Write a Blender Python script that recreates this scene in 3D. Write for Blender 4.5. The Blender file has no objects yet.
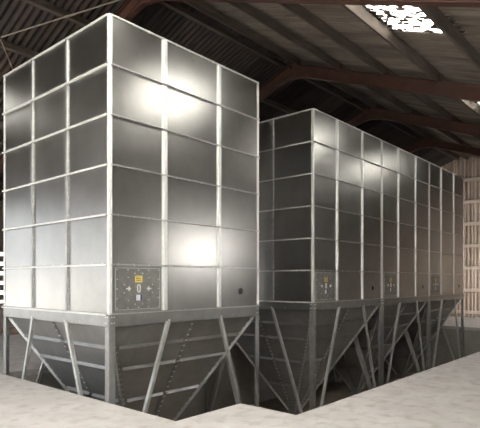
import bpy, math, random
from mathutils import Vector, Matrix
random.seed(7)
scene = bpy.context.scene
C = scene.collection
h = 0.75                      # height of one course of silo panels (m); survey numbers below are in courses
ZP = 1.765 * h                # underside of the lowest panel course above the floor

# ------------------------------------------------------------------ camera, sky, sun, exposure
cam = bpy.data.cameras.new('camera')
cam.sensor_width = 36.0
cam.lens = 506.25 / 480 * 36
cam.shift_y = (280.87 - 214) / 480
cam.clip_end = 500
cam_o = bpy.data.objects.new('camera', cam)
C.objects.link(cam_o)
cam_o.location = (-5.888 * h, -8.636 * h, ZP + 0.666 * h)
cam_o.rotation_euler = (math.pi / 2, 0, -0.85114)
scene.camera = cam_o

world = bpy.data.worlds.new('world')
scene.world = world
world.use_nodes = True
bg = world.node_tree.nodes['Background']
bg.inputs[0].default_value = (0.90, 0.95, 1.0, 1)
bg.inputs[1].default_value = 0.85

sun = bpy.data.lights.new('sun', 'SUN')
sun.energy = 34.0
sun.angle = math.radians(2)
sun.color = (1.0, 0.965, 0.92)
sun_o = bpy.data.objects.new('sun', sun)
C.objects.link(sun_o)
sun_o.location = (20, -40, 40)
sun_o.rotation_euler = Vector((-0.25, 0.62, -0.74)).to_track_quat('-Z', 'Y').to_euler()

scene.view_settings.view_transform = 'Standard'
scene.view_settings.look = 'None'
scene.view_settings.exposure = 1.28
scene.view_settings.gamma = 1
scene.view_settings.use_curve_mapping = False

# ------------------------------------------------------------------ materials
def new_mat(name):
    m = bpy.data.materials.new(name)
    m.use_nodes = True
    nt = m.node_tree
    b = nt.nodes['Principled BSDF']
    return m, nt, b

def noise_mat(name, c1, c2, scale=4, detail=6, rough=(0.6, 0.8), metallic=0.0, stretch=(1, 1, 1), bump=0.0, bscale=None,
              lo=0.35, hi=0.65, c3=None, scale3=1.0, spec=0.5):
    m, nt, b = new_mat(name)
    N, L = nt.nodes, nt.links
    tc = N.new('ShaderNodeTexCoord')
    geo = N.new('ShaderNodeNewGeometry')
    mp = N.new('ShaderNodeMapping')
    mp.inputs['Scale'].default_value = stretch
    L.new(geo.outputs['Position'], mp.inputs[0])
    n = N.new('ShaderNodeTexNoise')
    n.inputs['Scale'].default_value = scale
    n.inputs['Detail'].default_value = detail
    n.inputs['Roughness'].default_value = 0.65
    L.new(mp.outputs[0], n.inputs[0])
    r = N.new('ShaderNodeMapRange')
    r.inputs[1].default_value = lo
    r.inputs[2].default_value = hi
    L.new(n.outputs[0], r.inputs[0])
    mx = N.new('ShaderNodeMix')
    mx.data_type = 'RGBA'
    mx.inputs[6].default_value = (*c1, 1)
    mx.inputs[7].default_value = (*c2, 1)
    L.new(r.outputs[0], mx.inputs[0])
    out = mx.outputs[2]
    if c3:
        n3 = N.new('ShaderNodeTexNoise')
        n3.inputs['Scale'].default_value = scale3
        n3.inputs['Detail'].default_value = 5
        L.new(mp.outputs[0], n3.inputs[0])
        r3 = N.new('ShaderNodeMapRange')
        r3.inputs[1].default_value = 0.5
        r3.inputs[2].default_value = 0.72
        L.new(n3.outputs[0], r3.inputs[0])
        m3 = N.new('ShaderNodeMix')
        m3.data_type = 'RGBA'
        m3.inputs[7].default_value = (*c3, 1)
        L.new(out, m3.inputs[6])
        L.new(r3.outputs[0], m3.inputs[0])
        out = m3.outputs[2]
    L.new(out, b.inputs['Base Color'])
    rr = N.new('ShaderNodeMapRange')
    rr.inputs[3].default_value = rough[0]
    rr.inputs[4].default_value = rough[1]
    L.new(n.outputs[0], rr.inputs[0])
    L.new(rr.outputs[0], b.inputs['Roughness'])
    b.inputs['Metallic'].default_value = metallic
    b.inputs['Specular IOR Level'].default_value = spec
    if bump:
        bn = N.new('ShaderNodeTexNoise')
        bn.inputs['Scale'].default_value = bscale or scale * 4
        bn.inputs['Detail'].default_value = 6
        L.new(mp.outputs[0], bn.inputs[0])
        bp = N.new('ShaderNodeBump')
        bp.inputs['Strength'].default_value = bump
        bp.inputs['Distance'].default_value = 0.02
        L.new(bn.outputs[0], bp.inputs['Height'])
        L.new(bp.outputs[0], b.inputs['Normal'])
    return m

M = {}
M['panel'] = noise_mat('galvanised_sheet', (0.36, 0.355, 0.34), (0.41, 0.405, 0.39), 1.6, 3, (0.27, 0.33), 1.0)
M['zinc'] = noise_mat('bright_zinc_section', (0.78, 0.78, 0.76), (0.88, 0.88, 0.86), 9, 4, (0.42, 0.55), 0.4)
M['ring'] = noise_mat('galvanised_ring_beam', (0.33, 0.33, 0.32), (0.40, 0.40, 0.39), 4, 4, (0.36, 0.45), 0.95)
M['strut'] = noise_mat('galvanised_strut', (0.55, 0.55, 0.54), (0.66, 0.66, 0.65), 7, 4, (0.38, 0.5), 0.6)
M['frame'] = noise_mat('galvanised_frame', (0.36, 0.36, 0.355), (0.46, 0.46, 0.45), 7, 4, (0.40, 0.52), 0.75)
M['hopper'] = noise_mat('hopper_sheet', (0.36, 0.36, 0.35), (0.43, 0.43, 0.42), 3, 4, (0.40, 0.5), 0.7)
M['bolt'] = noise_mat('bolt_steel', (0.75, 0.75, 0.74), (0.88, 0.88, 0.86), 20, 2, (0.4, 0.5), 0.3)
M['hatch'] = noise_mat('hatch_plate', (0.26, 0.255, 0.24), (0.34, 0.335, 0.32), 10, 5, (0.38, 0.5), 0.8)
M['dark'] = noise_mat('dark_opening', (0.01, 0.01, 0.01), (0.02, 0.02, 0.02), 5)
M['yellow'] = noise_mat('yellow_label', (0.75, 0.56, 0.14), (0.83, 0.66, 0.22), 30, 2, (0.5, 0.6))
M['white_lab'] = noise_mat('white_label', (0.82, 0.83, 0.86), (0.9, 0.9, 0.92), 30, 2, (0.4, 0.5))
M['blue_lab'] = noise_mat('blue_label', (0.03, 0.06, 0.24), (0.05, 0.09, 0.33), 30, 2, (0.4, 0.5))
M['ink'] = noise_mat('label_ink', (0.03, 0.03, 0.03), (0.06, 0.05, 0.04), 30, 2)
M['concrete'] = noise_mat('dusty_concrete', (0.50, 0.47, 0.45), (0.63, 0.605, 0.59), 1.8, 9, (0.75, 0.9), 0, (1, 1, 1), 0.12, 14,
                          0.32, 0.68, (0.43, 0.395, 0.37), 4.5)
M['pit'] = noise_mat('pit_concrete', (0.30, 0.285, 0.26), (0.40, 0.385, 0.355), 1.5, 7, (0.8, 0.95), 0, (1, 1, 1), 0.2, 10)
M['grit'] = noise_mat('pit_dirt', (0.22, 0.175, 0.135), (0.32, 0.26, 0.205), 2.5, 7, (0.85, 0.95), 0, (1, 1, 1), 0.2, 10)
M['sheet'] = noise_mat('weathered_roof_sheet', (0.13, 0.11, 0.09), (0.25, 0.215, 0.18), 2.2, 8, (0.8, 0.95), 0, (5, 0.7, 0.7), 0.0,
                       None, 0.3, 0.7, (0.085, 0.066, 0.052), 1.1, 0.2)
M['sheet_far'] = noise_mat('shaded_roof_sheet', (0.038, 0.031, 0.028), (0.08, 0.067, 0.061), 2.2, 8, (0.8, 0.95), 0, (5, 0.7, 0.7), 0.0,
                           None, 0.3, 0.7, (0.075, 0.052, 0.038), 1.1, 0.2)  # same sheeting on the far slope, its shade darkened into the colour
M['timber'] = noise_mat('purlin_timber', (0.07, 0.055, 0.043), (0.135, 0.107, 0.085), 2.5, 7, (0.8, 0.95), 0, (0.6, 6, 6), 0.15, 20)
M['girt'] = noise_mat('pale_girt_timber', (0.52, 0.43, 0.35), (0.66, 0.56, 0.47), 2.5, 7, (0.75, 0.9), 0, (6, 0.6, 6), 0.1, 20)
M['clad'] = noise_mat('brown_wall_cladding', (0.32, 0.245, 0.19), (0.48, 0.385, 0.31), 2.0, 7, (0.7, 0.9), 0, (3, 3, 0.5))
M['side'] = noise_mat('grey_wall_cladding', (0.30, 0.29, 0.275), (0.40, 0.39, 0.375), 2.0, 6, (0.7, 0.9), 0, (3, 3, 0.5))
M['redox'] = noise_mat('red_oxide_steel', (0.055, 0.021, 0.013), (0.095, 0.038, 0.024), 3, 6, (0.55, 0.75), 0, (1, 1, 1), 0.1, 20)
M['block'] = noise_mat('pale_blockwork', (0.42, 0.34, 0.30), (0.55, 0.47, 0.42), 3, 6, (0.8, 0.95), 0, (1, 1, 1), 0.2, 14)
M['board'] = noise_mat('weathered_board', (0.13, 0.10, 0.08), (0.22, 0.175, 0.14), 3, 6, (0.8, 0.95), 0, (0.6, 6, 6), 0.1, 20)
M['plank'] = noise_mat('stacked_plank', (0.33, 0.25, 0.18), (0.48, 0.38, 0.29), 3, 6, (0.8, 0.95), 0, (0.6, 6, 6), 0.1, 20)
M['rod'] = noise_mat('dusty_steel_rod', (0.28, 0.24, 0.2), (0.36, 0.31, 0.27), 6, 3, (0.5, 0.7), 0.3)
M['yard'] = noise_mat('yard_ground', (0.20, 0.195, 0.185), (0.27, 0.265, 0.255), 0.5, 6, (0.85, 0.95))

def vary(m, lo, hi):
    # each sheet has weathered to its own tone
    nt = m.node_tree
    b = nt.nodes['Principled BSDF']
    src = b.inputs['Base Color'].links[0].from_socket
    oi = nt.nodes.new('ShaderNodeObjectInfo')
    mr = nt.nodes.new('ShaderNodeMapRange')
    mr.inputs[3].default_value = lo
    mr.inputs[4].default_value = hi
    vm = nt.nodes.new('ShaderNodeVectorMath')
    vm.operation = 'SCALE'
    nt.links.new(oi.outputs['Random'], mr.inputs[0])
    nt.links.new(src, vm.inputs[0])
    nt.links.new(mr.outputs[0], vm.inputs['Scale'])
    nt.links.new(vm.outputs[0], b.inputs['Base Color'])
vary(M['sheet'], 0.72, 1.25)
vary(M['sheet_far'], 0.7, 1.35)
vary(M['clad'], 0.85, 1.12)

def skylight_mat():
    m = bpy.data.materials.new('dirty_translucent_sheet')
    m.use_nodes = True
    nt = m.node_tree
    N, L = nt.nodes, nt.links
    N.clear()
    out = N.new('ShaderNodeOutputMaterial')
    tr = N.new('ShaderNodeBsdfTranslucent')
    tr.inputs[0].default_value = (0.9, 0.9, 0.88, 1)
    df = N.new('ShaderNodeBsdfDiffuse')
    df.inputs[0].default_value = (0.06, 0.05, 0.04, 1)
    geo = N.new('ShaderNodeNewGeometry')
    mp = N.new('ShaderNodeMapping')
    mp.inputs['Scale'].default_value = (9, 3.0, 3.0)
    n = N.new('ShaderNodeTexNoise')
    n.inputs['Scale'].default_value = 1.7
    n.inputs['Detail'].default_value = 3
    r = N.new('ShaderNodeMapRange')
    r.inputs[1].default_value = 0.49
    r.inputs[2].default_value = 0.52
    mx = N.new('ShaderNodeMixShader')
    L.new(geo.outputs['Position'], mp.inputs[0])
    L.new(mp.outputs[0], n.inputs[0])
    L.new(n.outputs[0], r.inputs[0])
    L.new(r.outputs[0], mx.inputs[0])
    L.new(tr.outputs[0], mx.inputs[1])
    L.new(df.outputs[0], mx.inputs[2])
    L.new(mx.outputs[0], out.inputs[0])
    return m
M['skylight'] = skylight_mat()

# ------------------------------------------------------------------ mesh helpers
class MB:
    def __init__(s):
        s.v = []
        s.f = []
    def hexa(s, p):                      # 8 points: bottom ring 0-3, top ring 4-7
        b = len(s.v)
        s.v += [tuple(q) for q in p]
        s.f += [(b, b+3, b+2, b+1), (b+4, b+5, b+6, b+7), (b, b+1, b+5, b+4), (b+1, b+2, b+6, b+5), (b+2, b+3, b+7, b+6), (b+3, b, b+4, b+7)]
        return s
    def box(s, a, b):
        x0, y0, z0 = a
        x1, y1, z1 = b
        return s.hexa([(x0, y0, z0), (x1, y0, z0), (x1, y1, z0), (x0, y1, z0), (x0, y0, z1), (x1, y0, z1), (x1, y1, z1), (x0, y1, z1)])
    def prism(s, prof, a, b, ex, ey):    # extrude a 2-D profile (in axes ex, ey) from a to b
        a, b = Vector(a), Vector(b)
        n = len(prof)
        base = len(s.v)
        for o in (a, b):
            s.v += [tuple(o + ex * p[0] + ey * p[1]) for p in prof]
        for i in range(n):
            j = (i + 1) % n
            s.f.append((base + i, base + j, base + n + j, base + n + i))
        s.f.append(tuple(base + i for i in reversed(range(n))))
        s.f.append(tuple(base + n + i for i in range(n)))
        return s
    def bar(s, a, b, w, d, up=Vector((0, 0, 1))):   # rectangular bar
        a, b = Vector(a), Vector(b)
        t = (b - a).normalized()
        ex = t.cross(up)
        if ex.length < 1e-4:
            ex = t.cross(Vector((1, 0, 0)))
        ex.normalize()
        ey = ex.cross(t).normalized()
        return s.prism([(-w/2, -d/2), (w/2, -d/2), (w/2, d/2), (-w/2, d/2)], a, b, ex, ey)
    def tube(s, a, b, r, n=8):
        a, b = Vector(a), Vector(b)
        t = (b - a).normalized()
        ex = t.cross(Vector((0, 0, 1)))
        if ex.length < 1e-4:
            ex = Vector((1, 0, 0))
        ex.normalize()
        ey = ex.cross(t).normalized()
        return s.prism([(r * math.cos(2*math.pi*i/n), r * math.sin(2*math.pi*i/n)) for i in range(n)], a, b, ex, ey)
    def stud(s, c, n, e1, e2, r, d):     # bolt head: low frustum on direction n
        b = len(s.v)
        c = Vector(c)
        for k, (rr, dd) in enumerate(((r, -0.002), (r * 0.7, d))):
            for sx, sy in ((-1, -1), (1, -1), (1, 1), (-1, 1)):
                s.v.append(tuple(c + e1 * sx * rr + e2 * sy * rr + n * dd))
        s.f += [(b+4, b+5, b+6, b+7), (b, b+1, b+5, b+4), (b+1, b+2, b+6, b+5), (b+2, b+3, b+7, b+6), (b+3, b, b+4, b+7)]
        return s
    def mesh(s, name, mat):
        me = bpy.data.meshes.new(name)
        me.from_pydata(s.v, [], s.f)
        me.materials.append(M[mat])
        me.update()
        import bmesh
        bm = bmesh.new()
        bm.from_mesh(me)
        bmesh.ops.recalc_face_normals(bm, faces=bm.faces)
        bm.to_mesh(me)
        bm.free()
        return me

def link(name, me, parent=None, loc=(0, 0, 0)):
    o = bpy.data.objects.new(name, me)
    C.objects.link(o)
    o.location = loc
    if parent:
        o.parent = parent
    return o

def obj(name, mb, mat, parent=None, loc=(0, 0, 0)):
    return link(name, mb.mesh(name, mat), parent, loc)

def empty(name, loc=(0, 0, 0), parent=None):
    o = bpy.data.objects.new(name, None)
    o.empty_display_size = 0.3
    C.objects.link(o)
    o.location = loc
    if parent:
        o.parent = parent
    return o

def tag(o, label, cat, group=None):
    o['label'] = label
    o['category'] = cat
    if group:
        o['group'] = group
    return o

def struct(o, label=None):
    o['kind'] = 'structure'
    if label:
        o['label'] = label
    return o

X, Y, Z = Vector((1, 0, 0)), Vector((0, 1, 0)), Vector((0, 0, 1))

# ------------------------------------------------------------------ site dimensions (metres)
PIT_Z = ZP - 4.47 * h
W = 4.72 * h                              # silo side
SP = 4.77 * h                              # spacing of the joined silos
SILO_X = [0.0, 7.40 * h, 7.40 * h + SP, 7.40 * h + 2 * SP]
GX0, GX1 = -9.6 * h, 29.6 * h              # gable walls
VY0, VY1 = -10.2 * h, 15.1 * h             # side walls
PX0, PX1 = -0.03 * h, 22.0 * h             # pit
PY0, PY1 = -3.36 * h, 4.86 * h
NX, NY = 1.68 * h, -2.02 * h               # notch where the slab runs closer to the first silo
RV, RZ, RS = 2.5 * h, ZP + 8.62 * h, 0.378 # ridge line and roof slope (rafter centre line)
FRAMES = [-9.45 * h, -3.15 * h, 2.85 * h, 9.75 * h, 16.1 * h, 22.75 * h, 29.3 * h]
def roof_z(y):
    return RZ - RS * abs(y - RV)
SH = 0.40                                  # sheets above rafter centre line

# ------------------------------------------------------------------ floor, pit, ground
fl = MB()
T = 0.12
for (x0, x1, y0, y1) in [(GX0, PX0, VY0, VY1), (PX0, NX, VY0, NY), (NX, PX1, VY0, PY0), (PX1, GX1 + 0.2, VY0, VY1), (PX0, PX1, PY1, VY1)]:
    fl.box((x0, y0, -T), (x1, y1, 0))
struct(obj('floor', fl, 'concrete'), 'pale dusty concrete floor slab around the pit')
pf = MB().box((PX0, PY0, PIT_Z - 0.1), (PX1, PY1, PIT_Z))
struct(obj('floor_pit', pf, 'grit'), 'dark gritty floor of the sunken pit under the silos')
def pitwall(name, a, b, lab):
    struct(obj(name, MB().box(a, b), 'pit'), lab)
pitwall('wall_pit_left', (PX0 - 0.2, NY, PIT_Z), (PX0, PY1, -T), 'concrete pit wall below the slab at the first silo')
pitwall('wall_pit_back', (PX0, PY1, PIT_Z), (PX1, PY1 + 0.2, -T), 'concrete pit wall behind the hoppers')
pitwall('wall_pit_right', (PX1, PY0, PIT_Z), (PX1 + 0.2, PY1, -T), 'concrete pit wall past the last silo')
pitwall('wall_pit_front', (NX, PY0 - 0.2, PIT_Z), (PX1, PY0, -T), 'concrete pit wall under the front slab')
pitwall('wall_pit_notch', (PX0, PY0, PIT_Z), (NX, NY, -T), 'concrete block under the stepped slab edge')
yd = MB()
for (x0, x1, y0, y1) in [(-90, GX0, -90, 90), (GX1 + 0.2, 90, -90, 90), (GX0, GX1, -90, VY0), (GX0, GX1, VY1, 90)]:
    yd.box((x0, y0, -0.3), (x1, y1, -0.02))
struct(obj('ground', yd, 'yard'), 'pale open yard outside the barn')

# ------------------------------------------------------------------ corrugated sheets
def corr_mesh(name, width, length, pitch, amp, mat, seg=6, th=0.006, top=None):
    """sheet in local XY: x across the waves, y along them; waves in z; thin solid"""
    n = int(round(width / pitch * seg))
    v, f = [], []
    for side in (0, 1):
        for j in (0, 1):
            for i in range(n + 1):
                x = width * i / n
                z = amp * math.sin(2 * math.pi * x / pitch)
                v.append((x, (top(x) if top else length) * j, z + th * side))
    k = n + 1
    for side in (0, 1):
        b = side * 2 * k
        for i in range(n):
            q = (b + i, b + i + 1, b + k + i + 1, b + k + i)
            f.append(q if side else q[::-1])
    for i in range(n):
        f.append((i, i + 1, 2*k + i + 1, 2*k + i))
        f.append((k + i + 1, k + i, 3*k + i, 3*k + i + 1))
    me = bpy.data.meshes.new(name)
    me.from_pydata(v, [], f)
    me.materials.append(M[mat])
    me.update()
    return me

roof = empty('ceiling')
struct(roof, 'pitched roof of weathered corrugated sheets on timber purlins')
cosr = 1 / math.sqrt(1 + RS * RS)
SW = 0.92                                   # sheet cover width
SLOPE = [1.84 * h * k for k in range(0, 8)] # plan positions of sheet laps from the ridge
CLEAR = {-1: (2, 3, 6, 7, 11, 12, 17, 18, 22, 23), 1: (0, 1, 6, 11, 12, 17, 18, 22, 23, 28, 29)}   # sheet numbers of the translucent lights
PUR = [0.30 * h + 1.73 * h * k for k in range(8)]   # purlins: plan distance from ridge
row_len_plan = 1.71 * h * 2
def rows():
    edges = [0.0, PUR[1], PUR[3], PUR[4], PUR[6], 12.95 * h]
    return list(zip(edges[:-1], edges[1:]))
mesh_cache = {}
wi = 0
nx = int(math.ceil((GX1 - GX0 + 0.55) / SW))
for side in (-1, 1):
    for ri, (d0, d1) in enumerate(rows()):
        L_ = (d1 - d0) / cosr + 0.16
        for ix in range(nx):
            x = GX0 - 0.12 * h + ix * SW
            clear = False
            if ri == 2:                      # translucent lights between the 4th and 5th purlin
                clear = ix in CLEAR[side]
            if side == -1 and ri in (1, 3):  # unseen roof lights added to brighten the floor at the doorway end
                clear = ix in (1, 2, 3, 6, 7, 8)
            key = ('roof', ri, side, clear)
            if key not in mesh_cache:
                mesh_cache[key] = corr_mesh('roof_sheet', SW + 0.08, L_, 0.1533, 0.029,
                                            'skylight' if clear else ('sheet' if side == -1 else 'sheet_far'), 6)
            o = bpy.data.objects.new('translucent_sheet' if clear else 'roof_sheet', mesh_cache[key])
            C.objects.link(o)
            o.parent = roof
            if clear:
                o['label'] = 'dirty translucent skylight sheet glowing with daylight'
            # local y runs down the slope
            ang = math.atan(RS)
            yy = RV + side * (d0 - 0.0)
            zz = RZ + SH - RS * d0 - 0.010 * ri + random.uniform(-0.006, 0.006)
            if side == 1:
                o.rotation_euler = (-ang, 0, random.uniform(-0.004, 0.004))
                o.location = (x, yy, zz)
            else:
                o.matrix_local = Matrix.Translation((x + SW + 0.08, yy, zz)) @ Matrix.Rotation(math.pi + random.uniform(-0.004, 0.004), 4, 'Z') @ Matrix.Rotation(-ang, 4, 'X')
# ridge capping: folded strips with a scalloped lower edge
cap = MB()
for s in (-1, 1):
    for k in range(int((GX1 - GX0) / 0.1533)):
        x = GX0 + k * 0.1533
        w2 = 0.1533 / 2
        dl = 0.30
        z0 = RZ + SH + 0.045
        z1 = z0 - RS * dl
        cap.hexa([(x, RV + s*dl, z1), (x + w2*1.3, RV + s*dl, z1), (x + 0.1533, RV, z0), (x, RV, z0),
                  (x, RV + s*dl, z1 + 0.012), (x + w2*1.3, RV + s*dl, z1 + 0.012), (x + 0.1533, RV, z0 + 0.012), (x, RV, z0 + 0.012)])
o = obj('ridge_cap', cap, 'sheet', roof)

# ------------------------------------------------------------------ purlins (things on the rafters)
ORD = ['ridge-hugging first', 'second', 'third', 'fourth', 'fifth', 'sixth', 'seventh', 'eighth']
for side, nm in ((-1, 'near'), (1, 'far')):
    for k, d in enumerate(PUR):
        y = RV + side * d
        zc = roof_z(y) + 0.26
        wd, dp = 0.075, 0.175
        ang = math.atan(RS) * (1 if side == -1 else -1)
        mb = MB()
        ey = Vector((0, -math.sin(ang), math.cos(ang)))
        ex = Vector((0, math.cos(ang), math.sin(ang)))
        mb.prism([(-wd/2, -dp/2), (wd/2, -dp/2), (wd/2, dp/2), (-wd/2, dp/2)], (GX0 + 0.02 - 0.0, 0, 0), (GX1 - 0.02, 0, 0), ex, ey)
        o = obj('roof_purlin', mb, 'timber', None, (0, y, zc))
        tag(o, 'brown timber purlin, %s counted down from the ridge on the %s roof slope' % (ORD[k], 'skylit right-hand' if side == -1 else 'dark left-hand'), 'purlin', 'timber roof purlins')

# ------------------------------------------------------------------ red steel portal frames
def portal(x, label):
    root = empty('steel_roof_frame', (x, VY0 + 0.3, 0))
    tag(root, label, 'roof frame', 'red steel roof frames')
    off = Vector((x, VY0 + 0.3, 0))
    def P(y, z):
        return Vector((0, y, z)) - Vector((0, off.y, 0))
    D, B, tw, tf = 0.30, 0.15, 0.012, 0.018
    ipro = [(-B/2, -D/2), (B/2, -D/2), (B/2, -D/2+tf), (tw, -D/2+tf), (tw, D/2-tf), (B/2, D/2-tf), (B/2, D/2), (-B/2, D/2), (-B/2, D/2-tf), (-tw, D/2-tf), (-tw, -D/2+tf), (-B/2, -D/2+tf)]
    for s, yw in ((-1, VY0 + 0.3), (1, VY1 - 0.3)):
        a, b = P(RV, RZ), P(yw, roof_z(yw))
        t = (b - a).normalized()
        ey = X.cross(t)
        if ey.z < 0:
            ey = -ey
        r = obj('rafter', MB().prism(ipro, a, b, X, ey), 'redox', root)
        col = obj('column', MB().prism(ipro, P(yw, 0), P(yw, roof_z(yw) - 0.1), X, Y), 'redox', root)
        obj('base_plate', MB().box(P(yw - 0.2, 0) + X * -0.12, P(yw + 0.2, 0.02) + X * 0.12), 'redox', col)
        for k, d in enumerate(PUR):          # cleats that hold the purlins
            y = RV + s * d
            if (s == -1 and y < VY0 + 0.2) or (s == 1 and y > VY1 - 0.2):
                continue
            c = P(y + s * 0.055, roof_z(y) + 0.23)
            obj('purlin_cleat', MB().box(c - Vector((0.07, 0.012, 0.09)), c + Vector((0.07, 0.012, 0.08))), 'redox', r)
    g = MB()                                  # apex haunch below the ridge
    for sx in (-0.02,):
        pts = [(-0.55, -0.55*RS - 0.15), (0, -0.27), (0.55, -0.55*RS - 0.15), (0, -0.08)]
        v = [P(RV + p[0], RZ + p[1]) for p in pts]
        g.hexa([q - X * 0.055 for q in v] + [q + X * 0.055 for q in v])
    obj('apex_haunch', g, 'redox', root)
    return root
FL = [None, None, 'red steel roof frame nearest the camera, crossing above the first silo',
      'red steel roof frame over the gap, its apex just right of the first silo',
      'red steel roof frame with its apex above the middle of the joined silos',
      'farthest dark red roof frame, just in front of the gable wall']
for i, x in enumerate(FRAMES[:-1]):
    if i < 2:
        continue
    portal(x, FL[i])

# wind-brace rods on the far slope
def onfar(x, y, dz=-0.02):
    return Vector((x * h, y * h, roof_z(y * h) + dz))
for k, (a, b, lab) in enumerate([((2.75, 2.6), (0.3, 5.6), 'long thin brace rod running from the roof apex above the first silo'),
                                 ((0.32, 5.68), (2.6, 8.4), 'short thin brace rod below the long one at far left')]):
    pa, pb = onfar(*a), onfar(*b)
    root = empty('brace_rod', pb)
    tag(root, lab, 'brace rod', 'roof wind brace rods')
    obj('rod', MB().tube(pa - pb, Vector((0, 0, 0)), 0.014), 'rod', root)
    t = (pa - pb).normalized()
    obj('turnbuckle', MB().tube((pa - pb) * 0.5 - t * 0.12, (pa - pb) * 0.5 + t * 0.12, 0.024), 'rod', root)

# ------------------------------------------------------------------ walls
# right gable: vertical corrugated cladding and pale horizontal girts
wr = empty('wall_right', (GX1, 0, 0))
struct(wr, 'brown corrugated gable wall with pale horizontal timber rails')
ci = 0
y = VY0
while y < VY1 - 0.05:
    o = link('cladding_sheet', corr_mesh('cladding_sheet', 0.95, 1, 0.19, 0.03, 'clad', 6, top=lambda q, y=y: roof_z(y + q) + SH - 0.01), wr)
    o.matrix_local = Matrix.Translation((0.05, y, 0)) @ Matrix(((0, 0, 1, 0), (1, 0, 0, 0), (0, 1, 0, 0), (0, 0, 0, 1)))
    y += 0.9
for k in range(7):
    z = ZP + (-1.42 + 1.47 * k) * h
    half = min((RZ + SH - z) / RS - 0.3, 99)
    y0, y1 = max(VY0 + 0.1, RV - half), min(VY1 - 0.1, RV + half)
    obj('girt', MB().box((-0.11, y0, z - 0.075), (0.0, y1, z + 0.075)), 'girt', wr)
for yy in (-6.2 * h, -1.2 * h, 8 * h, 12 * h):
    obj('wall_post', MB().box((-0.0, yy - 0.06, 0), (0.012, yy + 0.06, roof_z(yy) + 0.2)), 'redox', wr)

# back wall: low blockwork, cladding above, with open horizontal boarding at the left bay
wb = empty('wall_back', (0, VY1, 0))
struct(wb, 'far side wall of low blockwork and brown cladding')
LOWZ = 1.40 * h
EAVE = roof_z(VY1) + 0.25
bl = 0.45
nb = int((GX1 - GX0) / bl)
bm_cache = {}
for r in range(5):
    for i in range(nb):
        x = GX0 + i * bl + (bl / 2 if r % 2 else 0)
        if x < 0 or x > 9 * h:               # visible stretch laid block by block
            continue
        if 'b' not in bm_cache:
            bm_cache['b'] = MB().box((0.006, 0, 0.005), (bl - 0.006, 0.2, LOWZ / 5 - 0.005)).mesh('block', 'block')
        link('block', bm_cache['b'], wb, (x, 0.0 + random.uniform(-0.004, 0.004), r * LOWZ / 5))
BO0, BO1, BO2 = -9.3 * h, -3.3 * h, 23.0 * h    # open bays of the far side wall; unseen right one added to light gable
obj('block_course', MB().box((BO1, 0.02, 0), (BO2, 0.22, LOWZ)), 'block', wb)
obj('wall_post', MB().box((GX0, 0.02, 0), (BO0, 0.22, EAVE)), 'block', wb)
OX0, OX1 = 0.2 * h, 5.6 * h
for x0, x1 in ((BO1, OX0), (OX1, BO2)):
    n = int(math.ceil((x1 - x0) / 0.9))
    for i in range(n):
        key = ('bclad',)
        if key not in bm_cache:
            bm_cache[key] = corr_mesh('cladding_sheet', 0.95, EAVE - LOWZ, 0.19, 0.03, 'clad', 6)
        xx = min(x0 + i * 0.9, x1 - 0.95)
        o = link('cladding_sheet', bm_cache[key], wb)
        o.matrix_local = Matrix.Translation((xx, 0.08, LOWZ)) @ Matrix.Rotation(math.pi / 2, 4, 'X')
nbd = 0
z = LOWZ + 0.1
while z < EAVE - 0.05:
    obj('wall_board', MB().box((OX0 - 0.05, 0.06, z), (OX1 + 0.05, 0.085, z + 0.20)), 'board', wb)
    z += 0.335 if z < ZP + 1.9 * h else 0.195
for xx in (OX0, (OX0 + OX1) / 2 - 0.4, OX1):
    obj('wall_post', MB().box((xx - 0.06, 0.09, LOWZ), (xx + 0.06, 0.19, EAVE)), 'board', wb)

# front wall behind the camera with its floodlights, left gable with a tall doorway
EV0 = roof_z(VY0) + 0.3
struct(obj('wall_front', MB().box((GX0, VY0 - 0.06, 0), (GX1, VY0, EV0)), 'side'), 'grey clad side wall behind the camera')
def floodlight(loc, aim, power, label, spread=180):
    loc = Vector(loc)
    root = empty('floodlight', loc)
    tag(root, label, 'floodlight')
    d = (Vector(aim) - loc).normalized()
    obj('bracket', MB().bar((0, 0, 0), (0, 0.22, 0), 0.05, 0.05), 'redox', root)
    c = Vector((0, 0.30, 0))
    obj('housing', MB().tube(c - d * 0.16, c, 0.30, 20), 'frame', root)
    la = bpy.data.lights.new('flood_lamp', 'AREA')
    la.shape = 'DISK'
    la.size = 0.56
    la.energy = power
    la.spread = math.radians(spread)
    la.color = (1.0, 0.97, 0.93)
    lo = bpy.data.objects.new('flood_lamp', la)
    C.objects.link(lo)
    lo.parent = root
    lo.location = c + d * 0.01
    lo.rotation_euler = d.to_track_quat('-Z', 'Y').to_euler()
floodlight((11.9 * h, VY0, ZP + 2.2 * h), (2.4 * h, 0, ZP + 1.2 * h), 32, 'round floodlight on the side wall behind the camera, aimed at the first silo')
floodlight((21.0 * h, VY0, ZP + 1.8 * h), (29.6 * h, 1.6 * h, ZP + 0.6 * h), 80, 'round floodlight added unseen on the side wall behind the camera to light the far gable', 75)  # unseen lamp added to brighten the gable, narrow spread
DY0, DY1, DZ = -8.5 * h, 13.0 * h, ZP + 4.3 * h
wl = MB()
wl.box((GX0 - 0.06, VY0, 0), (GX0, DY0, EV0))
wl.box((GX0 - 0.06, DY1, 0), (GX0, VY1, EV0))
for (a, b) in ((VY0, RV), (RV, VY1)):
    za, zb = roof_z(a) + SH, roof_z(b) + SH
    lo = [DZ, DZ]
    lo[0] = min(DZ, za - 0.05)
    lo[1] = min(DZ, zb - 0.05)
    wl.hexa([(GX0 - 0.06, a, lo[0]), (GX0, a, lo[0]), (GX0, b, lo[1]), (GX0 - 0.06, b, lo[1]),
             (GX0 - 0.06, a, za), (GX0, a, za), (GX0, b, zb), (GX0 - 0.06, b, zb)])
struct(obj('wall_left', wl, 'clad'), 'brown gable wall with a tall open doorway')

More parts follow.
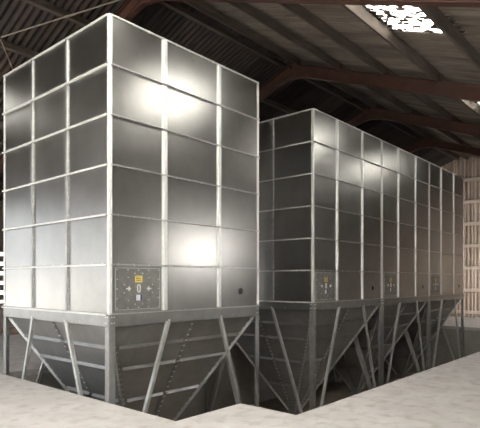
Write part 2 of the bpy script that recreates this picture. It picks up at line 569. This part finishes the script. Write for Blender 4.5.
# ------------------------------------------------------------------ silos
FACES = {'front': lambda s, o, z: (s, -o, z), 'right': lambda s, o, z: (W + o, s, z),
         'back': lambda s, o, z: (W - s, W + o, z), 'left': lambda s, o, z: (-o, W - s, z)}
NRM = {'front': -Y, 'right': X, 'back': Y, 'left': -X}
TAN = {'front': X, 'right': Y, 'back': -X, 'left': -Y}
COLS = {'front': [0, 1.43 * h, 3.17 * h, W], 'back': [0, 1.58 * h, 3.17 * h, W],
        'left': [0, W / 3, 2 * W / 3, W], 'right': [0, W / 3, 2 * W / 3, W]}
ZL = ZP - PIT_Z                       # panel base in silo-local height (root on the pit floor)
RING = 0.27 * h
TOP = ZL + 6 * h
HT, HB = ZL - 0.13 * h, ZL - 4.16 * h  # hopper top and outlet level
OUTW = 0.11
LEV = [0.13, 0.78, 1.30, 2.15, 3.15, 4.16]
def hw(z):                            # half width of hopper at height z
    t = (HT - z) / (HT - HB)
    return (W / 2 - 0.02) * (1 - t) + OUTW * t
cache = {}
def part(key, name, fn, mat, parent, kind=None, label=None):
    if key not in cache:
        mb = MB()
        fn(mb)
        cache[key] = mb.mesh(name, mat)
    o = link(name, cache[key], parent)
    if kind:
        o['kind'] = kind
    if label:
        o['label'] = label
    return o

def face_box(mb, F, s0, s1, o0, o1, z0, z1):
    f = FACES[F]
    mb.hexa([f(s0, o0, z0), f(s1, o0, z0), f(s1, o1, z0), f(s0, o1, z0), f(s0, o0, z1), f(s1, o0, z1), f(s1, o1, z1), f(s0, o1, z1)])

def build_silo(x, label, plain=()):
    root = empty('grain_silo', (x, 0, PIT_Z))
    tag(root, label, 'silo', 'galvanised hopper silos')
    rnd = random.Random(3)
    for F in FACES:
        cols = COLS[F]
        nrm, tan = NRM[F], TAN[F]
        # ---- wall panels, each very slightly out of true
        for r in range(6):
            for c in range(3):
                z0, z1 = ZL + r * h, ZL + (r + 1) * h
                t = [rnd.uniform(-0.0025, 0.0025) for _ in range(4)]
                def fn(mb, F=F, c=c, z0=z0, z1=z1, t=t):
                    f = FACES[F]
                    g = 0.003
                    s0, s1 = cols[c] + g, cols[c + 1] - g
                    mb.hexa([f(s0, t[0], z0 + g), f(s1, t[1], z0 + g), f(s1, -0.012, z0 + g), f(s0, -0.012, z0 + g),
                             f(s0, t[3], z1 - g), f(s1, t[2], z1 - g), f(s1, -0.012, z1 - g), f(s0, -0.012, z1 - g)])
                part(('panel', F, r, c), 'wall_panel', fn, 'panel', root)
        if F not in plain:
            # ---- horizontal flanges between the courses
            for r in range(0, 7):
                def fn(mb, F=F, r=r):
                    zz = ZL + r * h
                    d = 0.052 if r < 6 else 0.030
                    face_box(mb, F, 0.02, W - 0.02, -0.01, d, zz - 0.007, zz + 0.007)
                    lip = 0.022 if F in ('left', 'right') else 0.010
                    face_box(mb, F, 0.02, W - 0.02, d - 0.005, d, zz - lip, zz + 0.008)
                part(('flange', F, r), 'panel_flange', fn, 'zinc' if F in ('left', 'right') or r == 6 else 'strut', root)  # side flanges brighter than front ones, painting in the light they catch
            # ---- vertical stiffeners (top-hat sections, one length per course)
            for c in (1, 2):
                for r in range(6):
                    def fn(mb, F=F, c=c, r=r):
                        s = cols[c]
                        z0, z1 = ZL + r * h + 0.016, ZL + (r + 1) * h - 0.016
                        face_box(mb, F, s - 0.062, s + 0.062, 0.002, 0.006, z0, z1)
                        f = FACES[F]
                        pr = [(s - 0.042, 0.005), (s - 0.030, 0.034), (s + 0.030, 0.034), (s + 0.042, 0.005)]
                        a = [f(p[0], p[1], z0) for p in pr]
                        b = [f(p[0], p[1], z1) for p in pr]
                        mb.hexa(a + b)
                    part(('stiff', F, c, r), 'stiffener', fn, 'zinc' if F in ('front', 'back') else 'frame', root)  # side stiffeners darker than front ones: light on each face painted in
        # ---- ring beam
        def fn(mb, F=F):
            z0, z1 = ZL - RING, ZL - 0.012
            d = 0.03 if F not in plain else 0.0
            face_box(mb, F, 0.0, W, -0.01, d * 0.5, z0, z1)
            face_box(mb, F, 0.0, W, -0.01, d + 0.02 if d else 0.0, z1 - 0.012, z1)
            face_box(mb, F, 0.0, W, -0.07, d * 0.5, z0, z0 + 0.01)
        part(('ring', F, F in plain), 'ring_beam', fn, 'ring', root)
        # ---- braces from the ring beam down to the feet
        for k, (st, sb) in enumerate(((cols[1] + 0.05, 0.10), (cols[2], W - 0.10))):
            def fn(mb, F=F, st=st, sb=sb):
                f = FACES[F]
                oo = 0.035 if F in ('front', 'left') and F not in plain else -0.03
                oo = oo if F == 'front' else -0.03 if F != 'left' else -0.005
                a, b = Vector(f(st, 0.035 if F == 'front' else 0.022 if F not in plain else -0.03, ZL - RING + 0.03)), Vector(f(sb, -0.03, 0.03))
                t = (b - a).normalized()
                e1 = NRM[F]
                e1 = (e1 - t * e1.dot(t)).normalized()
                e2 = t.cross(e1).normalized()
                mb.prism([(-0.028, -0.03), (0.028, -0.03), (0.028, 0.03), (-0.028, 0.03)], a, b, e1, e2)
            part(('brace', F, k, F in plain), 'brace', fn, 'strut', root)
        # ---- hopper panels: two halves per course
        for r in range(5):
            for half in (0, 1):
                def fn(mb, F=F, r=r, half=half):
                    z1, z0 = ZL - LEV[r] * h, ZL - LEV[r + 1] * h
                    f = FACES[F]
                    def q(sg, z, i):
                        w_ = hw(z) - 0.004
                        s = W / 2 + (sg * w_ if sg else 0)
                        return f(s, -(W / 2 - hw(z)) - i, z)
                    sg = (-1, 0) if half == 0 else (0, 1)
                    mb.hexa([q(sg[0], z0, 0), q(sg[1], z0, 0), q(sg[1], z0, 0.008), q(sg[0], z0, 0.008),
                             q(sg[0], z1, 0), q(sg[1], z1, 0), q(sg[1], z1, 0.008), q(sg[0], z1, 0.008)])
                part(('hp', F, r, half), 'hopper_panel', fn, 'hopper', root)
                if r < 4:
                    def fn(mb, F=F, r=r, half=half):
                        z = ZL - LEV[r + 1] * h
                        w_ = hw(z)
                        o0 = -(W / 2 - w_)
                        s0, s1 = (W / 2 - w_ + 0.06, W / 2 - 0.045) if half == 0 else (W / 2 + 0.045, W / 2 + w_ - 0.06)
                        f = FACES[F]
                        face_box(mb, F, s0, s1, o0 - 0.004, o0 + 0.055, z - 0.004, z + 0.004)
                        # tapered lip with clipped ends
                        mb.hexa([f(s0 + 0.02, o0 + 0.052, z - 0.004), f(s1 - 0.02, o0 + 0.052, z - 0.004), f(s1 - 0.02, o0 + 0.057, z - 0.004), f(s0 + 0.02, o0 + 0.057, z - 0.004),
                                 f(s0, o0 + 0.03, z + 0.05), f(s1, o0 + 0.03, z + 0.05), f(s1, o0 + 0.036, z + 0.05), f(s0, o0 + 0.036, z + 0.05)])
                    part(('hr', F, r, half), 'hopper_rib', fn, 'ring', root)
        # ---- bolted centre seam
        def fn(mb, F=F):
            f = FACES[F]
            nz = []
            a = Vector(f(W / 2, -(W / 2 - hw(HT - 0.06)) , HT - 0.06))
            b = Vector(f(W / 2, -(W / 2 - hw(HB + 0.1)), HB + 0.1))
            t = (b - a).normalized()
            e2 = TAN[F]
            e1 = t.cross(e2).normalized()
            if e1.dot(NRM[F]) < 0:
                e1 = -e1
            mb.prism([(0, -0.02), (0.03, -0.02), (0.03, -0.012), (0.008, -0.012), (0.008, 0.012), (0.03, 0.012), (0.03, 0.02), (0, 0.02)], a, b, e1, e2)
        part(('seam', F), 'seam_flange', fn, 'hopper', root)
    # ---- valley flanges on the hopper corners
    for k, (sx, sy) in enumerate(((-1, -1), (1, -1), (1, 1), (-1, 1))):
        def fn(mb, sx=sx, sy=sy):
            c = Vector((W / 2, W / 2, 0))
            a = c + Vector((sx * hw(HT - 0.07), sy * hw(HT - 0.07), HT - 0.07))
            b = c + Vector((sx * hw(HB), sy * hw(HB), HB))
            t = (b - a).normalized()
            e1 = Vector((sx, sy, 0)).normalized()
            e1 = (e1 - t * e1.dot(t)).normalized()
            e2 = t.cross(e1).normalized()
            mb.prism([(-0.004, -0.008), (0.045, -0.008), (0.045, 0.008), (-0.004, 0.008)], a, b, e1, e2)
        part(('valley', k), 'corner_flange', fn, 'strut', root)
    # ---- corner posts of the bin and legs under it
    for k, (cx, cy, sx, sy) in enumerate(((0, 0, 1, 1), (W, 0, -1, 1), (W, W, -1, -1), (0, W, 1, -1))):
        def fn(mb, cx=cx, cy=cy, sx=sx, sy=sy):
            t, w_ = 0.008, 0.048
            pr = [(-t, -t), (w_, -t), (w_, 0.001), (0.001, 0.001), (0.001, w_), (-t, w_)]
            mb.prism(pr, (cx, cy, ZL - 0.01), (cx, cy, TOP + 0.012), Vector((sx, 0, 0)), Vector((0, sy, 0)))
        part(('corner', k), 'corner_post', fn, 'zinc', root)
        def fn(mb, cx=cx, cy=cy, sx=sx, sy=sy):
            t, w_ = 0.009, 0.10
            pr = [(-t, -t), (w_, -t), (w_, 0.004), (0.004, 0.004), (0.004, w_), (-t, w_)]
            mb.prism(pr, (cx, cy, 0.015), (cx, cy, ZL - 0.02), Vector((sx, 0, 0)), Vector((0, sy, 0)))
        lg = part(('leg', k), 'leg', fn, 'frame', root)
        def fn(mb, cx=cx, cy=cy, sx=sx, sy=sy):
            mb.box((min(cx - 0.01*sx, cx + 0.2*sx), min(cy - 0.01*sy, cy + 0.2*sy), 0), (max(cx - 0.01*sx, cx + 0.2*sx), max(cy - 0.01*sy, cy + 0.2*sy), 0.015))
        part(('foot', k), 'foot_plate', fn, 'frame', lg)
    # ---- outlet under the hopper
    def fn(mb):
        c = W / 2
        mb.box((c - OUTW - 0.03, c - OUTW - 0.03, HB - 0.02), (c + OUTW + 0.03, c + OUTW + 0.03, HB))
        mb.box((c - OUTW, c - OUTW, HB - 0.14), (c + OUTW, c + OUTW, HB - 0.02))
        mb.box((c - OUTW - 0.04, c - OUTW - 0.12, HB - 0.16), (c + OUTW + 0.04, c + OUTW + 0.04, HB - 0.14))
    part(('outlet',), 'outlet_slide', fn, 'frame', root)
    # ---- access hatch in the low course of the narrow column
    f = FACES['front']
    hx0, hx1 = 0.115 * h, 1.43 * h - 0.095
    hz0, hz1 = ZL + 0.05 * h, ZL + 0.955 * h
    hm = (hx0 + hx1) / 2
    hz = (hz0 + hz1) / 2
    def fn(mb):
        face_box(mb, 'front', hx0, hx1, 0.003, 0.010, hz0, hz1)
        face_box(mb, 'front', hx0 + 0.09, hx1 - 0.09, 0.010, 0.018, hz0 + 0.08, hz1 - 0.08)
    hat = part(('hatch',), 'access_hatch', fn, 'hatch', root, None, 'square bolted access hatch plate with small labels')
    def fn(mb):
        for (a, b, c, d) in ((hx0 + 0.01, hx1 - 0.01, hz0 + 0.012, hz0 + 0.024), (hx0 + 0.01, hx1 - 0.01, hz1 - 0.024, hz1 - 0.012)):
            face_box(mb, 'front', a, b, 0.010, 0.016, c, d)
        for a in (hx0 + 0.01, hx1 - 0.022):
            face_box(mb, 'front', a, a + 0.012, 0.010, 0.016, hz0 + 0.024, hz1 - 0.024)
    part(('hframe',), 'hatch_frame', fn, 'strut', hat)
    def fn(mb):
        face_box(mb, 'front', hm - 0.072, hm + 0.072, 0.018, 0.021, hz + 0.10, hz + 0.205)
    yl = part(('ylab',), 'warning_label', fn, 'yellow', hat, None, 'small yellow warning label')
    def fn(mb):
        for q in range(3):
            zz = hz + 0.128 + q * 0.026
            w2 = 0.05 if q < 2 else 0.03
            face_box(mb, 'front', hm - 0.055, hm - 0.055 + w2 * 2, 0.0205, 0.0215, zz, zz + 0.006)
    part(('ink',), 'label_print', fn, 'ink', hat)
    def fn2(mb):
        face_box(mb, 'front', hm - 0.05, hm + 0.03, 0.018, 0.021, hz - 0.185, hz - 0.095)
    part(('wlab',), 'white_label', fn2, 'white_lab', hat, None, 'small white label')
    def fn2(mb):
        face_box(mb, 'front', hm + 0.032, hm + 0.058, 0.018, 0.021, hz - 0.185, hz - 0.095)
        face_box(mb, 'front', hm - 0.062, hm - 0.052, 0.018, 0.021, hz - 0.185, hz - 0.095)
    part(('blab',), 'blue_label', fn2, 'blue_lab', hat, None, 'dark blue edge of the label')
    def fn(mb):                               # recessed slot handle with a raised rim
        n = 16
        ro, ri_ = 0.032, 0.020
        def loop(r, hh, o):
            pts = []
            for i in range(n):
                a = 2 * math.pi * i / n
                pts.append(f(hm + r * math.cos(a), o, hz + 0.005 + r * math.sin(a) + (hh if math.sin(a) >= 0 else -hh)))
            return pts
        b = len(mb.v)
        mb.v += loop(ro, 0.032, 0.018) + loop(ro, 0.032, 0.030) + loop(ri_, 0.032, 0.030) + loop(ri_, 0.032, 0.018)
        for q in range(3):
            for i in range(n):
                j = (i + 1) % n
                mb.f.append((b + q*n + i, b + q*n + j, b + (q+1)*n + j, b + (q+1)*n + i))
    part(('handle',), 'slot_handle', fn, 'bolt', hat, None, 'pale oval slot handle')
    for sg in (-1, 1):
        def fn(mb, sg=sg):
            cxx = hm + sg * 0.20
            face_box(mb, 'front', cxx - 0.040, cxx + 0.040, 0.018, 0.032, hz - 0.008, hz + 0.010)
            face_box(mb, 'front', cxx - sg*0.012 - 0.008, cxx - sg*0.012 + 0.008, 0.018, 0.036, hz - 0.032, hz + 0.034)
        part(('clamp', sg), 'clamp', fn, 'bolt', hat)
    # ---- round inspection port in the low course of the last column
    pc = (COLS['front'][2] + (W - COLS['front'][2]) * 0.52, ZL + 0.40 * h)
    def fn(mb):
        n = 18
        b = len(mb.v)
        for r, o_ in ((0.074, 0.002), (0.074, 0.012), (0.062, 0.012), (0.062, 0.002)):
            mb.v += [f(pc[0] + r * math.cos(2*math.pi*i/n), o_, pc[1] + r * math.sin(2*math.pi*i/n)) for i in range(n)]
        for q in range(3):
            for i in range(n):
                j = (i + 1) % n
                mb.f.append((b + q*n + i, b + q*n + j, b + (q+1)*n + j, b + (q+1)*n + i))
    port = part(('port',), 'inspection_port', fn, 'panel', root, None, 'round inspection port')
    def fn(mb):
        n = 18
        mb.prism([(0.063 * math.cos(2*math.pi*i/n), 0.063 * math.sin(2*math.pi*i/n)) for i in range(n)], f(pc[0], 0.002, pc[1]), f(pc[0], 0.006, pc[1]), X, Z)
    part(('port_dark',), 'port_opening', fn, 'dark', port)  # black disc over the panel paints the dark inside the port
    # ---- small lifting lug below the top edge
    def fn(mb):
        s = (COLS['front'][1] + COLS['front'][2]) / 2
        mb.bar(f(s - 0.035, 0.012, TOP - 0.05), f(s, 0.012, TOP - 0.10), 0.012, 0.014)
        mb.bar(f(s + 0.035, 0.012, TOP - 0.05), f(s, 0.012, TOP - 0.10), 0.012, 0.014)
        mb.bar(f(s, 0.012, TOP - 0.09), f(s, 0.012, TOP - 0.16), 0.012, 0.014)
    part(('lug',), 'lifting_lug', fn, 'frame', root)
    # ---- bolts: too small to pick apart
    def fn(mb):
        for F in ('front', 'left'):
            if F in plain:
                continue
            f = FACES[F]
            n_, t_ = NRM[F], TAN[F]
            cols = COLS[F]
            for s in (0.022, W - 0.022):      # corner posts
                k = 0
                zz = ZL + 0.06
                while zz < TOP:
                    mb.stud(f(s, 0.008, zz), n_, t_, Z, 0.008, 0.007)
                    zz += 0.115
            for c in (1, 2):
                for r in range(6):
                    for q in range(5):
                        for d in (-0.052, 0.052):
                            mb.stud(f(cols[c] + d, 0.006, ZL + r * h + 0.075 + q * 0.15), n_, t_, Z, 0.006, 0.005)
            for r in range(1, 7):             # under the flanges
                for q in range(12):
                    s = 0.15 + q * (W - 0.3) / 11
                    mb.stud(f(s, 0.018, ZL + r * h - 0.006 - (0.008 if r == 6 else 0)), -Z, t_, n_, 0.009, 0.012)
                    mb.stud(f(s, 0.018, ZL + r * h + 0.006), Z, t_, n_, 0.009, 0.012)
            for s in (0.05, W - 0.05):        # ring beam corners
                for dz in (0.05, 0.14):
                    for ds in (-0.02, 0.025):
                        mb.stud(f(s + ds, 0.016, ZL - dz), n_, t_, Z, 0.010, 0.010)
            for s in (cols[1] + 0.05, cols[2]):
                mb.stud(f(s, 0.062 if F == 'front' else 0.05, ZL - RING + 0.05), n_, t_, Z, 0.014, 0.014)
            mb.stud(f(W * 0.78, 0.016, ZL - RING + 0.05), n_, t_, Z, 0.012, 0.012)
            zz = HT - 0.15                    # seam and corner flanges of the hopper
            sl = (W / 2 - OUTW) / (HT - HB)
            nn = (n_ * 1.0 - Z * sl).normalized()
            t2 = nn.cross(t_)
            while zz > HB + 0.15:
                o0 = -(W / 2 - hw(zz))
                mb.stud(Vector(f(W / 2 - 0.014, o0, zz)) + nn * 0.03, nn, t_, t2, 0.012, 0.010)
                mb.stud(Vector(f(W / 2 + 0.014, o0, zz)) + nn * 0.03, nn, t_, t2, 0.012, 0.010)
                for sg in (-1, 1):
                    mb.stud(Vector(f(W / 2 + sg * (hw(zz) - 0.03), o0, zz)), nn, t_, t2, 0.011, 0.01)
                zz -= 0.10
        f = FACES['front']                    # hatch studs
        n_, t_ = NRM['front'], TAN['front']
        for q in range(5):
            s = hx0 + 0.045 + q * (hx1 - hx0 - 0.09) / 4
            z_ = hz0 + 0.045 + q * (hz1 - hz0 - 0.09) / 4
            for zz in (hz0 + 0.045, hz1 - 0.045):
                mb.stud(f(s, 0.011, zz), n_, t_, Z, 0.008, 0.009)
            for ss in (hx0 + 0.045, hx1 - 0.045):
                mb.stud(f(ss, 0.011, z_), n_, t_, Z, 0.008, 0.009)
        for q in range(12):
            a = 2 * math.pi * (q + 0.5) / 12
            mb.stud(f(hm + 0.285 * math.cos(a), 0.018, hz + 0.25 * math.sin(a)), n_, t_, Z, 0.008, 0.009)
    part(('bolts', tuple(plain)), 'bolts', fn, 'bolt', root, 'stuff')
    return root

build_silo(SILO_X[0], 'galvanised steel hopper silo standing alone at left, nearest the camera')
build_silo(SILO_X[1], 'galvanised hopper silo at the near end of the joined row, right of the gap', ('right',))
build_silo(SILO_X[2], 'middle galvanised hopper silo of the three joined in a row', ('left', 'right'))
build_silo(SILO_X[3], 'farthest galvanised hopper silo, at the end of the row by the gable wall', ('left',))

# ------------------------------------------------------------------ timber stacked against the far wall
rp = random.Random(11)
lev = 0
for r in range(3):
    for i in range(4 - r // 2):
        L_ = 2.2 + rp.uniform(-0.3, 0.4)
        mb = MB().box((0, 0, 0), (L_, 0.14, 0.07))
        o = obj('timber_plank', mb, 'plank', None, (4.2 * h + rp.uniform(-0.2, 0.2), VY1 - 0.75 + i * 0.155, 0.002 + r * 0.071))
        tag(o, 'rough tan plank by the far wall, %s layer of the stack, %s from the front' % (('bottom', 'middle', 'top')[r], ('first', 'second', 'third', 'fourth')[i]), 'plank', 'stacked planks by the far wall')
